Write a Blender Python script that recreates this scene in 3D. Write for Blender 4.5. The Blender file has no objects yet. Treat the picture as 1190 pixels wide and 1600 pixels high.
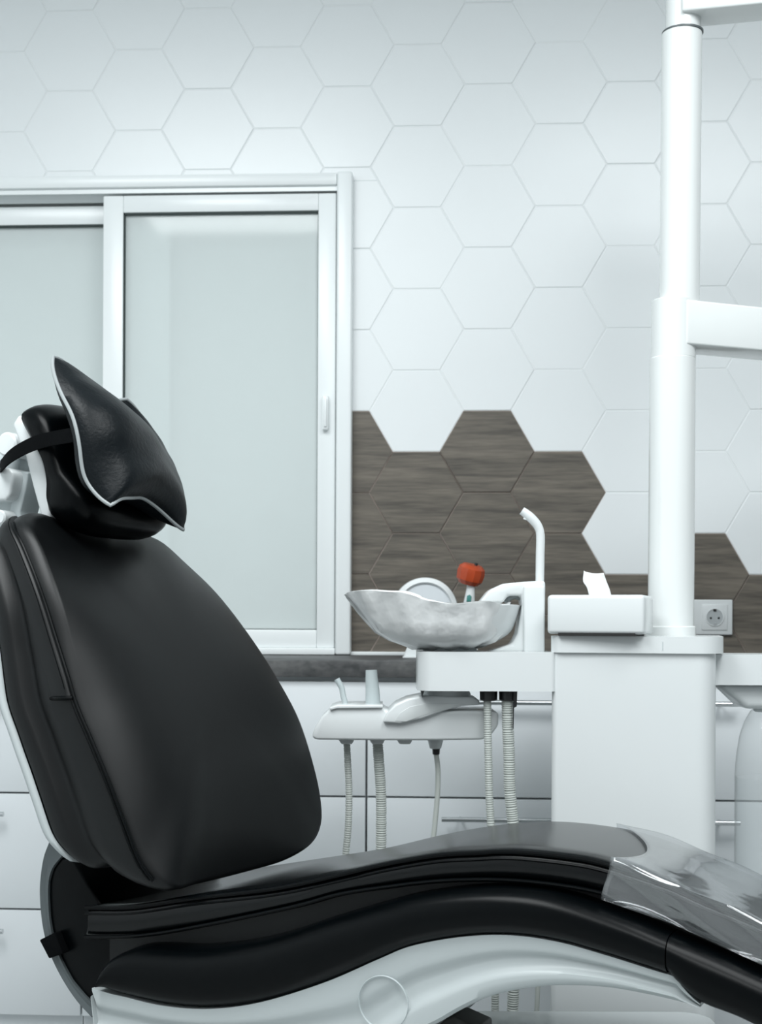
import bpy, bmesh, math, random
import numpy as np
from mathutils import Vector, Matrix
random.seed(7); np.random.seed(7)
scene = bpy.context.scene
COL = scene.collection

# ------------------------------------------------------------------ camera
FPX, CX, HY = 2200.0, 595.0, 970.0          # focal length in pixels, principal point (1190 x 1600 frame)
YAW, ROLL, ZC = math.radians(3.2), math.radians(0.25), 0.9665
cam_d = bpy.data.cameras.new('camera'); cam = bpy.data.objects.new('camera', cam_d); COL.objects.link(cam)
cam_d.sensor_fit = 'VERTICAL'; cam_d.sensor_height = 36.0; cam_d.lens = FPX / 1600 * 36
cam_d.shift_y = (HY - 800) / 1600; cam_d.clip_start = 0.05
MROT = Matrix.Rotation(YAW, 4, 'Z') @ Matrix.Rotation(math.pi/2, 4, 'X') @ Matrix.Rotation(ROLL, 4, 'Z')
cam.matrix_world = Matrix.Translation((0, 0, ZC)) @ MROT
cam_d.dof.use_dof = True; cam_d.dof.focus_distance = 2.12; cam_d.dof.aperture_fstop = 9.0
scene.camera = cam

# ------------------------------------------------------------------ world, lights, exposure
w = bpy.data.worlds.new('world'); scene.world = w; w.use_nodes = True
bg = w.node_tree.nodes['Background']; bg.inputs[0].default_value = (0.90, 0.97, 1.0, 1); bg.inputs[1].default_value = 0.42
def area(name, loc, size, energy, rot=(0, 0, 0), col=(0.95, 0.99, 1.0)):
    l = bpy.data.lights.new(name, 'AREA'); l.shape = 'RECTANGLE'; l.size, l.size_y = size; l.energy = energy; l.color = col
    o = bpy.data.objects.new(name, l); o.location = loc; o.rotation_euler = rot; COL.objects.link(o); return o
area('ceiling_panel_light', (-0.9, 1.15, 2.76), (1.0, 1.4), 50)
area('ceiling_panel_light', (0.9, 1.15, 2.76), (1.0, 1.4), 44)
area('ceiling_panel_light', (0.0, -0.3, 2.76), (1.2, 0.9), 34)
vs = scene.view_settings
vs.view_transform = 'Standard'; vs.look = 'None'; vs.gamma = 1.0; vs.use_curve_mapping = False; vs.exposure = 0.08

# ------------------------------------------------------------------ geometry of sight: pixel -> place at a real distance
M3 = MROT.to_3x3()
RIGHT = Vector((math.cos(YAW), math.sin(YAW), 0)); FWD = Vector((-math.sin(YAW), math.cos(YAW), 0)); UP = Vector((0, 0, 1))
EYE = Vector((0, 0, ZC))
def ray(px, py): return M3 @ Vector(((px - CX)/FPX, (HY - py)/FPX, -1.0))
def W(px, py, Y):                       # on the plane y = Y (parallel to the tiled wall)
    r = ray(px, py); return EYE + r * (Y / r.y)
def P(px, py, d):                       # at distance d along the view
    r = ray(px, py); return EYE + r * (d / r.dot(FWD))
PSI = math.radians(24)                  # the chair stands turned from the wall
CA = RIGHT*math.cos(PSI) - FWD*math.sin(PSI)      # towards the feet
CB = RIGHT*math.sin(PSI) + FWD*math.cos(PSI)      # across, away from us
def C(px, py, c):                       # on the chair's lengthwise plane c
    r = ray(px, py); return EYE + r * (c / r.dot(CB))
def chl(p): q = p - EYE; return (q.dot(CA), q.dot(CB), q.z)       # chair coordinates s, t, h
def chw(s, t, h): return EYE + CA*s + CB*t + UP*h

# ------------------------------------------------------------------ materials
def mat(name, col, rough=0.4, metal=0.0, spec=0.5, bump=None, var=0.0, varscale=4.0, coat=0.0, sheen=0.0):
    m = bpy.data.materials.new(name); m.use_nodes = True
    nt = m.node_tree; b = nt.nodes['Principled BSDF']
    b.inputs['Base Color'].default_value = (*col, 1); b.inputs['Roughness'].default_value = rough
    b.inputs['Metallic'].default_value = metal; b.inputs['Specular IOR Level'].default_value = spec
    b.inputs['Coat Weight'].default_value = coat; b.inputs['Coat Roughness'].default_value = 0.15
    tc = nt.nodes.new('ShaderNodeTexCoord')
    if var:
        n = nt.nodes.new('ShaderNodeTexNoise'); n.inputs['Scale'].default_value = varscale; n.inputs['Detail'].default_value = 4
        nt.links.new(tc.outputs['Object'], n.inputs['Vector'])
        mx = nt.nodes.new('ShaderNodeMix'); mx.data_type = 'RGBA'
        mx.inputs['A'].default_value = (*[c*(1-var) for c in col], 1); mx.inputs['B'].default_value = (*[min(1, c*(1+var)) for c in col], 1)
        nt.links.new(n.outputs['Fac'], mx.inputs['Factor']); nt.links.new(mx.outputs['Result'], b.inputs['Base Color'])
    if bump:
        sc_, st, dist = bump
        n2 = nt.nodes.new('ShaderNodeTexNoise'); n2.inputs['Scale'].default_value = sc_; n2.inputs['Detail'].default_value = 3
        nt.links.new(tc.outputs['Object'], n2.inputs['Vector'])
        bp = nt.nodes.new('ShaderNodeBump'); bp.inputs['Strength'].default_value = st; bp.inputs['Distance'].default_value = dist
        nt.links.new(n2.outputs['Fac'], bp.inputs['Height']); nt.links.new(bp.outputs['Normal'], b.inputs['Normal'])
    return m
def mixmat(name, diff, transp, tcol=(1, 1, 1), gloss_rough=0.1, transl=0.0, ior=1.45, bump=None):
    """thin film or frosted sheet: transparent + diffuse (+ translucent) under a fresnel gloss"""
    m = bpy.data.materials.new(name); m.use_nodes = True; nt = m.node_tree; nt.nodes.clear()
    out = nt.nodes.new('ShaderNodeOutputMaterial'); tr = nt.nodes.new('ShaderNodeBsdfTransparent'); tr.inputs[0].default_value = (*tcol, 1)
    df = nt.nodes.new('ShaderNodeBsdfDiffuse'); df.inputs[0].default_value = (*diff, 1)
    tl = nt.nodes.new('ShaderNodeBsdfTranslucent'); tl.inputs[0].default_value = (*diff, 1)
    m0 = nt.nodes.new('ShaderNodeMixShader'); m0.inputs[0].default_value = transl
    nt.links.new(df.outputs[0], m0.inputs[1]); nt.links.new(tl.outputs[0], m0.inputs[2])
    m1 = nt.nodes.new('ShaderNodeMixShader'); m1.inputs[0].default_value = transp
    nt.links.new(m0.outputs[0], m1.inputs[1]); nt.links.new(tr.outputs[0], m1.inputs[2])
    gl = nt.nodes.new('ShaderNodeBsdfGlossy'); gl.inputs['Roughness'].default_value = gloss_rough
    ge = nt.nodes.new('ShaderNodeNewGeometry'); dt = nt.nodes.new('ShaderNodeVectorMath'); dt.operation = 'DOT_PRODUCT'
    nt.links.new(ge.outputs['Incoming'], dt.inputs[0]); nt.links.new(ge.outputs['Normal'], dt.inputs[1])
    def mth(op, a, b=None):
        n_ = nt.nodes.new('ShaderNodeMath'); n_.operation = op; n_.use_clamp = op == 'MULTIPLY_ADD'
        for k, x in enumerate((a, b)):
            if x is None: continue
            if isinstance(x, (int, float)): n_.inputs[k].default_value = x
            else: nt.links.new(x, n_.inputs[k])
        return n_
    f0 = ((ior-1)/(ior+1))**2
    p5 = mth('POWER', mth('SUBTRACT', 1.0, mth('ABSOLUTE', dt.outputs['Value']).outputs[0]).outputs[0], 5.0)
    fr = mth('MULTIPLY_ADD', p5.outputs[0], 1-f0); fr.inputs[2].default_value = f0
    m2 = nt.nodes.new('ShaderNodeMixShader'); nt.links.new(fr.outputs[0], m2.inputs[0])
    nt.links.new(m1.outputs[0], m2.inputs[1]); nt.links.new(gl.outputs[0], m2.inputs[2]); nt.links.new(m2.outputs[0], out.inputs[0])
    if bump:
        tc = nt.nodes.new('ShaderNodeTexCoord'); n2 = nt.nodes.new('ShaderNodeTexNoise'); n2.inputs['Scale'].default_value = bump[0]
        nt.links.new(tc.outputs['Object'], n2.inputs['Vector'])
        bp = nt.nodes.new('ShaderNodeBump'); bp.inputs['Strength'].default_value = bump[1]; bp.inputs['Distance'].default_value = bump[2]
        nt.links.new(n2.outputs['Fac'], bp.inputs['Height'])
        for nd in (gl, df, tl): nt.links.new(bp.outputs['Normal'], nd.inputs['Normal'])
    return m
def woodmat(name, dark, light, rough, sx=2.2, sz=26.0):
    m = bpy.data.materials.new(name); m.use_nodes = True; nt = m.node_tree; b = nt.nodes['Principled BSDF']
    b.inputs['Roughness'].default_value = rough
    tc = nt.nodes.new('ShaderNodeTexCoord'); oi = nt.nodes.new('ShaderNodeObjectInfo')
    mp = nt.nodes.new('ShaderNodeMapping'); mp.inputs['Scale'].default_value = (sx, sx, sz)
    ad = nt.nodes.new('ShaderNodeVectorMath'); ad.operation = 'ADD'
    ml = nt.nodes.new('ShaderNodeMath'); ml.operation = 'MULTIPLY'; ml.inputs[1].default_value = 37.0
    nt.links.new(oi.outputs['Random'], ml.inputs[0]); nt.links.new(tc.outputs['Object'], ad.inputs[0]); nt.links.new(ml.outputs[0], ad.inputs[1])
    nt.links.new(ad.outputs[0], mp.inputs['Vector'])
    n = nt.nodes.new('ShaderNodeTexNoise'); n.inputs['Scale'].default_value = 1.6; n.inputs['Detail'].default_value = 6; n.inputs['Distortion'].default_value = 0.6
    nt.links.new(mp.outputs[0], n.inputs['Vector'])
    n3 = nt.nodes.new('ShaderNodeTexNoise'); n3.inputs['Scale'].default_value = 7; n3.inputs['Detail'].default_value = 5
    nt.links.new(mp.outputs[0], n3.inputs['Vector'])
    av = nt.nodes.new('ShaderNodeMix'); av.data_type = 'FLOAT'; av.inputs[0].default_value = 0.35
    nt.links.new(n.outputs['Fac'], av.inputs[2]); nt.links.new(n3.outputs['Fac'], av.inputs[3])
    r = nt.nodes.new('ShaderNodeValToRGB'); r.color_ramp.elements[0].position = 0.36; r.color_ramp.elements[1].position = 0.66
    r.color_ramp.elements[0].color = (*dark, 1); r.color_ramp.elements[1].color = (*light, 1)
    nt.links.new(av.outputs[0], r.inputs[0]); nt.links.new(r.outputs[0], b.inputs['Base Color'])
    bp = nt.nodes.new('ShaderNodeBump'); bp.inputs['Strength'].default_value = 0.15; bp.inputs['Distance'].default_value = 0.001
    nt.links.new(n3.outputs['Fac'], bp.inputs['Height']); nt.links.new(bp.outputs['Normal'], b.inputs['Normal'])
    return m
MT = dict(
    tile=mat('white_tile', (0.86, 0.89, 0.90), 0.32, var=0.015, varscale=6),
    wood=woodmat('dark_wood_tile', (0.072, 0.063, 0.052), (0.185, 0.160, 0.130), 0.5),
    grout=mat('pale_grout', (0.85, 0.875, 0.88), 0.9), bgrout=mat('taupe_grout', (0.30, 0.255, 0.225), 0.9),
    paint=mat('white_paint', (0.80, 0.83, 0.84), 0.7, bump=(60, .1, .001)),
    housing=mat('glossy_grey_white', (0.50, 0.53, 0.535), 0.07), slate=mat('unseen_wall_slate', (0.22, 0.235, 0.245), 0.7, bump=(60, .1, .001)),
    floor=mat('floor_vinyl', (0.42, 0.44, 0.44), 0.35, var=0.05, bump=(40, .05, .001)),
    frame=mat('window_pvc', (0.87, 0.905, 0.91), 0.28), gasket=mat('gasket_rubber', (0.015, 0.03, 0.028), 0.6),
    window_backing=mat('pale_window_backing', (0.90, 0.92, 0.92), 0.7),
    pane=mixmat('frosted_pane', (0.90, 0.955, 0.955), 0.50, (0.97, 0.99, 0.985), 0.06, 0.0, 1.35),
    counter=woodmat('stone_worktop', (0.030, 0.032, 0.034), (0.105, 0.105, 0.105), 0.5, 9.0, 14.0),
    lam=mat('white_laminate', (0.74, 0.77, 0.79), 0.18), steel=mat('brushed_steel', (0.62, 0.64, 0.65), 0.25, 1.0),
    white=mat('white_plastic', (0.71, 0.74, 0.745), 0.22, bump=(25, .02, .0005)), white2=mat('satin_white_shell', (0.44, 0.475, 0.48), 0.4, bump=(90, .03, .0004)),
    col=mat('white_enamel', (0.76, 0.785, 0.78), 0.12),
    grey=mat('grey_plastic', (0.50, 0.55, 0.56), 0.4), midgrey=mat('mid_grey_plastic', (0.085, 0.10, 0.105), 0.45), recess_shade=mat('recess_shade_grey', (0.62, 0.65, 0.65), 0.4), dgrey=mat('charcoal_plastic', (0.035, 0.042, 0.044), 0.42),
    leather=mat('black_leather', (0.0008, 0.0014, 0.0018), 0.44, spec=0.33, bump=(420, .10, .0006)),
    leather2=mat('black_leather_gloss', (0.0006, 0.0012, 0.0016), 0.30, spec=0.12, bump=(300, .12, .0006)),
    seatl=mat('seat_leather', (0.0006, 0.0012, 0.0016), 0.24, spec=0.30, bump=(420, .08, .0005)),
    pillow=mat('pillow_leather', (0.0030, 0.0050, 0.0065), 0.42, spec=0.20, bump=(140, .35, .002)),
    piping=mat('grey_piping', (0.30, 0.325, 0.33), 0.5), web=mat('black_webbing', (0.003, 0.0035, 0.004), 0.85, spec=0.05, bump=(500, .3, .001)),
    black=mat('black_plastic', (0.008, 0.008, 0.009), 0.35),
    hose=mat('grey_hose', (0.47, 0.50, 0.475), 0.45), tip=mat('handpiece_grey', (0.50, 0.56, 0.57), 0.35),
    film=mixmat('clear_film', (0.80, 0.85, 0.87), 0.95, (0.98, 0.99, 1.0), 0.07, 0.0, 1.9, bump=(9, .2, .01)),
    bag=mixmat('bowl_film', (0.97, 0.985, 0.985), 0.24, (1, 1, 1), 0.22, 0.10, 1.35, bump=(38, .45, .005)),
    bottle=mixmat('clear_bottle', (0.85, 0.89, 0.90), 0.86, (0.99, 0.995, 0.995), 0.12, 0.0, 1.25, bump=(70, .2, .002)),
    water=mixmat('water', (0.80, 0.85, 0.86), 0.95, (0.985, 0.99, 0.992), 0.05, 0.0, 1.1),
    paper=mat('tissue_paper', (0.88, 0.90, 0.90), 0.9, bump=(60, .3, .001)),
    orange=mat('orange_shield', (0.42, 0.055, 0.012), 0.3, var=0.25, varscale=40), mirror=mat('painted_mirror_glass', (0.66, 0.70, 0.73), 0.15, 0.0),  # mirror: pale grey base colour stands in for a bright reflection
    socket=mat('socket_well', (0.42, 0.45, 0.46), 0.5), dark=mat('dark_hole', (0.01, 0.01, 0.01), 0.6),
    lift=mat('brown_grey_metal', (0.06, 0.06, 0.055), 0.5), teal=mat('teal_print', (0.05, 0.22, 0.20), 0.5),
)

# ------------------------------------------------------------------ object helpers
def worldloc(o):
    v = Vector((0, 0, 0))
    while o: v = v + o.location; o = o.parent
    return v
def link(name, me, m, parent=None, base=None, smooth=True, angle=38):
    """verts are in world space; moved to the parent's (or own base) origin"""
    off = worldloc(parent) if parent else Vector((0, 0, 0))
    o = bpy.data.objects.new(name, me); COL.objects.link(o)
    if parent: o.parent = parent
    if base is None:
        n = len(me.vertices); co = np.empty(n*3); me.vertices.foreach_get('co', co); co = co.reshape(-1, 3)
        base = Vector(((co[:, 0].min()+co[:, 0].max())/2, (co[:, 1].min()+co[:, 1].max())/2, co[:, 2].min()))
    me.transform(Matrix.Translation(-base)); o.location = base - off
    if m: me.materials.append(m)
    if smooth:
        for p in me.polygons: p.use_smooth = True
        me.set_sharp_from_angle(angle=math.radians(angle))
    return o
def from_bm(bm, name):
    bmesh.ops.recalc_face_normals(bm, faces=bm.faces[:]); me = bpy.data.meshes.new(name); bm.to_mesh(me); bm.free(); return me
def pyd(name, V, F):
    bm = bmesh.new(); vv = [bm.verts.new(v) for v in V]
    for f in F:
        try: bm.faces.new([vv[i] for i in f])
        except ValueError: pass
    return from_bm(bm, name)
def thing(name, label, cat, loc, group=None):
    o = bpy.data.objects.new(name, None); COL.objects.link(o); o.location = loc; o.empty_display_size = 0.05
    return tag(o, label, cat, group)
def tag(o, label, cat=None, group=None, kind=None):
    o['label'] = label
    if cat: o['category'] = cat
    if group: o['group'] = group
    if kind: o['kind'] = kind
    return o
def prism_bm(front, vec, bev=0.0, seg=3):
    """solid from a planar outline (world points) swept along vec"""
    bm = bmesh.new(); a = [bm.verts.new(p) for p in front]; b = [bm.verts.new(Vector(p) + vec) for p in front]
    n = len(a); bm.faces.new(a); bm.faces.new(b[::-1])
    for i in range(n): bm.faces.new((a[i], b[i], b[(i+1) % n], a[(i+1) % n]))
    bmesh.ops.recalc_face_normals(bm, faces=bm.faces[:])
    if bev:
        es = [e for e in bm.edges if len(e.link_faces) == 2 and e.calc_face_angle(0) > math.radians(25)]
        bmesh.ops.bevel(bm, geom=es, offset=bev, segments=seg, profile=0.5, affect='EDGES', clamp_overlap=True)
    return bm
def prism(name, front, vec, m, parent=None, bev=0.0, seg=3, base=None):
    return link(name, from_bm(prism_bm(front, vec, bev, seg), name), m, parent, base)
def box(name, lo, hi, m, parent=None, bev=0.0, seg=2, base=None):
    lo = Vector(lo); hi = Vector(hi)
    f = [Vector((lo.x, lo.y, lo.z)), Vector((hi.x, lo.y, lo.z)), Vector((hi.x, lo.y, hi.z)), Vector((lo.x, lo.y, hi.z))]
    return prism(name, f, Vector((0, hi.y-lo.y, 0)), m, parent, bev, seg, base)
def boxes(name, lst, m, parent=None, bev=0.0, base=None):
    bm = bmesh.new()
    for lo, hi in lst:
        lo = Vector(lo); hi = Vector(hi)
        f = [Vector((lo.x, lo.y, lo.z)), Vector((hi.x, lo.y, lo.z)), Vector((hi.x, lo.y, hi.z)), Vector((lo.x, lo.y, hi.z))]
        t = prism_bm(f, Vector((0, hi.y-lo.y, 0)), bev, 2); tm = bpy.data.meshes.new('t'); t.to_mesh(tm); t.free(); bm.from_mesh(tm); bpy.data.meshes.remove(tm)
    return link(name, from_bm(bm, name), m, parent, base)
def cr(pts, n, closed=False):
    """Catmull-Rom resample, equal parameter by length"""
    p = np.array([list(q) for q in pts], float); k = len(p)
    if closed: ext = np.vstack([p[-1], p, p[0], p[1]]); segs = k
    else: ext = np.vstack([2*p[0]-p[1], p, 2*p[-1]-p[-2]]); segs = k-1
    out = []; S = 24
    for i in range(segs):
        p0, p1, p2, p3 = ext[i], ext[i+1], ext[i+2], ext[i+3]
        t = np.linspace(0, 1, S, endpoint=False)[:, None]
        out.append(0.5*((2*p1) + (p2-p0)*t + (2*p0-5*p1+4*p2-p3)*t**2 + (3*p1-p0-3*p2+p3)*t**3))
    out = np.vstack(out); out = np.vstack([out, p[0] if closed else p[-1]])
    L = np.concatenate([[0], np.cumsum(np.linalg.norm(np.diff(out, axis=0), axis=1))])
    tt = np.linspace(0, L[-1], n+1)[:-1] if closed else np.linspace(0, L[-1], n)
    return np.stack([np.interp(tt, L, out[:, j]) for j in range(p.shape[1])], 1)
def tube_mesh(name, pts, rad, n=None, seg=10, closed=False, smooth=True, rib=None, flat=None):
    """round (or flattened) tube along points; rad number or list along the way; rib=(pitch, depth)"""
    p = np.array([list(q) for q in pts], float)
    if smooth: p2 = cr(p, n or max(16, len(p)*6), closed)
    else: p2 = p
    N = len(p2)
    if np.isscalar(rad): r = np.full(N, rad)
    else: r = np.interp(np.linspace(0, 1, N), np.linspace(0, 1, len(rad)), rad)
    if rib:
        L = np.concatenate([[0], np.cumsum(np.linalg.norm(np.diff(p2, axis=0), axis=1))])
        ph = (L / rib[0]) % 1.0; r = r * (1 - rib[1]*(ph > 0.6))
    tan = np.gradient(p2, axis=0)
    if closed: tan = np.roll(p2, -1, 0) - np.roll(p2, 1, 0)
    tan /= np.linalg.norm(tan, axis=1)[:, None] + 1e-12
    V = []; up = np.array([0.0, 0, 1]) if abs(tan[0][2]) < .9 else np.array([1.0, 0, 0])
    x = np.cross(up, tan[0]); x /= np.linalg.norm(x)
    for i in range(N):
        x = x - tan[i]*np.dot(x, tan[i]); x /= np.linalg.norm(x); y = np.cross(tan[i], x)
        for j in range(seg):
            a = 2*math.pi*j/seg; V.append(p2[i] + r[i]*(x*math.cos(a) + y*math.sin(a)))
    F = []; M = N if closed else N-1
    for i in range(M):
        for j in range(seg):
            a, b = i*seg, ((i+1) % N)*seg; F.append((a+j, a+(j+1) % seg, b+(j+1) % seg, b+j))
    if not closed: F += [tuple(range(seg))[::-1], tuple((N-1)*seg+j for j in range(seg))]
    return pyd(name, V, F)
def tube(name, pts, rad, m, parent=None, **k): return link(name, tube_mesh(name, pts, rad, **k), m, parent)
def lathe(name, center, prof, m, parent=None, seg=40, axis=None, closed=False, smooth_n=None, angle=38):
    """prof: list of (radius, height) about center, axis vertical unless given"""
    if smooth_n: prof = [tuple(q) for q in cr([(a, b) for a, b in prof], smooth_n)]
    ax = Vector(axis).normalized() if axis else UP; e1 = ax.orthogonal().normalized(); e2 = ax.cross(e1)
    V = []; F = []
    for r, h in prof:
        for j in range(seg):
            a = 2*math.pi*j/seg; V.append(Vector(center) + ax*h + (e1*math.cos(a) + e2*math.sin(a))*max(r, 1e-5))
    N = len(prof)
    for i in range(N if closed else N-1):
        for j in range(seg):
            a, b = i*seg, ((i+1) % N)*seg; F.append((a+j, a+(j+1) % seg, b+(j+1) % seg, b+j))
    if not closed: F += [tuple(range(seg)), tuple((N-1)*seg+j for j in range(seg))]
    return link(name, pyd(name, V, F), m, parent, angle=angle)
def plan(name, o, x0, x1, y0, y1, z0, z1, rad, m, parent=None, bev=0.004, seg=3, turn=0.0):
    """upright block with rounded plan corners; x along RIGHT, y along FWD from the point o"""
    pts = []
    rr = rad if isinstance(rad, (list, tuple)) else [rad]*4
    for (cx, cy, a0, r) in ((x1-rr[0], y1-rr[0], 0, rr[0]), (x0+rr[1], y1-rr[1], 90, rr[1]), (x0+rr[2], y0+rr[2], 180, rr[2]), (x1-rr[3], y0+rr[3], 270, rr[3])):
        for k in range(9):
            a = math.radians(a0 + 90*k/8); pts.append((cx + r*math.cos(a), cy + r*math.sin(a)))
    ex_ = RIGHT*math.cos(turn) + FWD*math.sin(turn); ey_ = FWD*math.cos(turn) - RIGHT*math.sin(turn)
    f = [Vector(o) + ex_*x + ey_*y for x, y in pts]
    f = [Vector((p.x, p.y, z0)) for p in f]
    bm = bmesh.new(); a = [bm.verts.new(p) for p in f]; b = [bm.verts.new(p + UP*(z1-z0)) for p in f]; n = len(a)
    bm.faces.new(a[::-1]); top = bm.faces.new(b)
    for i in range(n): bm.faces.new((a[i], a[(i+1) % n], b[(i+1) % n], b[i]))
    if bev:
        es = [e for e in bm.edges if e.calc_face_angle(0) > math.radians(60)]
        bmesh.ops.bevel(bm, geom=es, offset=bev, segments=seg, profile=0.5, affect='EDGES')
    return link(name, from_bm(bm, name), m, parent)
def grid_mesh(name, G, wrap=False):
    """G: rows of points"""
    R_, Cn = len(G), len(G[0]); V = [p for row in G for p in row]; F = []
    for i in range(R_-1):
        for j in range(Cn if wrap else Cn-1):
            F.append((i*Cn+j, i*Cn+(j+1) % Cn, (i+1)*Cn+(j+1) % Cn, (i+1)*Cn+j))
    return V, F

# ================================================================== THE ROOM
YW = 3.457; GAP = 0.0026; TZ = 0.008                    # tiled wall face, joint, tile depth
XL, XR, YB, ZCEIL = -2.3, 2.9, -1.6, 2.8
z_count = W(600, 1024, YW).z                            # worktop height
YF = YW - 0.030                                         # window frame face
wx1 = W(549, 640, YF).x; wz1 = W(300, 272, YF).z; wx0 = wx1 - 1.60; wz0 = z_count
fl = box('floor', (XL, YB, -0.1), (XR, YW+0.2, 0), MT['floor']); tag(fl, 'grey floor under the dental chair', kind='structure')
ce = box('ceiling', (XL, YB, ZCEIL), (XR, YW+0.2, ZCEIL+0.1), MT['paint']); tag(ce, 'white ceiling above the tiled wall', kind='structure')
wl = box('wall_left', (XL-0.1, YB, 0), (XL, YW+0.2, ZCEIL), MT['paint']); tag(wl, 'plain white side wall on the left', kind='structure')
wr = box('wall_right', (XR, YB, 0), (XR+0.1, YW+0.2, ZCEIL), MT['slate']); tag(wr, 'unseen side wall on the right, made slate grey to dim reflections', kind='structure')  # unseen wall, its dark grey chosen to dim reflections in the leather
yg = YW + 0.0016
wb = boxes('wall_back', [((XL, yg, 0), (XR, YW+0.2, wz0)), ((XL, yg, wz1), (XR, YW+0.2, ZCEIL)),
                         ((XL, yg, wz0), (wx0, YW+0.2, wz1)), ((wx1, yg, wz0), (XR, YW+0.2, wz1))], MT['grout'], base=Vector((0, YW, 0)))
tag(wb, 'back wall clad in white hexagonal tiles with a patch of dark wood-look ones', kind='structure')
# hexagonal tiles, each its own piece of the wall
FTF = 0.2; S6 = FTF/math.sqrt(3)
a0 = W(650, 706, YW); hx0, hz0 = a0.x, a0.z - FTF/2     # centre of a tile in column 0, row 0 (row counts downwards)
DARK0 = {-1: 0, 0: 0, 1: 0, 2: 0, 3: 2, 4: 1, 5: 2, 6: 2, 7: 2}
def clip(poly, f):
    out = []
    for i in range(len(poly)):
        a, b = poly[i], poly[(i+1) % len(poly)]; fa, fb = f(a), f(b)
        if fa >= 0: out.append(a)
        if (fa >= 0) != (fb >= 0):
            t = fa/(fa-fb); out.append((a[0]+(b[0]-a[0])*t, a[1]+(b[1]-a[1])*t))
    return out
def tile_bm(polys):
    bm = bmesh.new()
    for poly in polys:
        cx = sum(p[0] for p in poly)/len(poly); cz = sum(p[1] for p in poly)/len(poly)
        R0 = [bm.verts.new((x, TZ, z)) for x, z in poly]; R1 = [bm.verts.new((x, 0.0012, z)) for x, z in poly]
        def ins(x, z, d):
            l = math.hypot(x-cx, z-cz) or 1; return (x-(x-cx)*d/l, z-(z-cz)*d/l)
        R2 = [bm.verts.new((ins(x, z, .0014)[0], 0.0, ins(x, z, .0014)[1])) for x, z in poly]
        n = len(poly); bm.faces.new(R2)
        for A, B in ((R0, R1), (R1, R2)):
            for i in range(n): bm.faces.new((A[i], A[(i+1) % n], B[(i+1) % n], B[i]))
    return bm
rad6 = S6 - GAP/math.sqrt(3)
HEX = [(rad6*math.cos(math.radians(60*k)), rad6*math.sin(math.radians(60*k))) for k in range(6)]
fullmesh = {}
def tile_obj(cx, cz, polys, m, full):
    if full and m.name in fullmesh: me = fullmesh[m.name]
    else:
        me = from_bm(tile_bm(polys), 'tile'); me.materials.append(m)
        if full: fullmesh[m.name] = me
    o = bpy.data.objects.new('tile', me); COL.objects.link(o); o.parent = wb
    o.location = (cx, random.uniform(-.0005, .0005), cz)
    o.rotation_euler = (math.radians(random.uniform(-.16, .16)), 0, math.radians(random.uniform(-.16, .16)))
groutbm = bmesh.new()
for ci in range(-8, 8):
    for rj in range(-14, 6):
        cx = hx0 + ci*1.5*S6; cz = hz0 - rj*FTF + (FTF/2 if ci % 2 else 0)
        if cz < z_count - FTF*0.45 or cz > 2.72 or cx > 1.9 or cx < -1.45: continue
        dark = ci in DARK0 and rj >= DARK0[ci]
        if ci % 2 and ci in (-1, 1): dark = rj >= 0
        poly = [(cx+x, cz+z) for x, z in HEX]
        poly = clip(poly, lambda p: p[1] - (z_count + .003))
        if len(poly) < 3: continue
        inx = min(p[0] for p in poly) < wx1 - .012; inz = min(p[1] for p in poly) < wz1 - .012
        polys = [poly]; full = len(poly) == 6 and abs(min(p[1] for p in poly) - (cz - rad6*math.sin(math.radians(60)))) < 1e-6
        if inx and inz:
            full = False
            A = clip(poly, lambda p: p[1] - (wz1 - .012))
            B = clip(clip(poly, lambda p: (wz1 - .012) - p[1]), lambda p: p[0] - (wx1 - .012))
            polys = [q for q in (A, B) if len(q) >= 3]
        if not polys: continue
        polys = [[(x-cx, z-cz) for x, z in q] for q in polys]
        tile_obj(cx, cz, polys, MT['wood'] if dark else MT['tile'], full)
        if dark:
            for q in polys:
                if len(polys) > 1 or len(q) < 3: pass
                vv = [groutbm.verts.new((cx + x*1.0, yg - YW - 0.0004, cz + z*1.0)) for x, z in q]
                ctr = Vector((sum(v.co.x for v in vv)/len(vv), 0, sum(v.co.z for v in vv)/len(vv)))
                for v in vv:
                    d = Vector((v.co.x-ctr.x, 0, v.co.z-ctr.z)); v.co += d.normalized()*0.0022
                groutbm.faces.new(vv)
gm = from_bm(groutbm, 'grout'); go = bpy.data.objects.new('grout', gm); gm.materials.append(MT['bgrout']); COL.objects.link(go); go.parent = wb
go['kind'] = 'stuff'; go['label'] = 'taupe joint filler between the dark tiles'
tr = box('trim_1', (wx0, YW-0.012, z_count), (XR, YW+0.002, z_count+0.009), MT['frame'], bev=.002); tag(tr, 'narrow white sealing strip along the back of the worktop', kind='structure')

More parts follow.
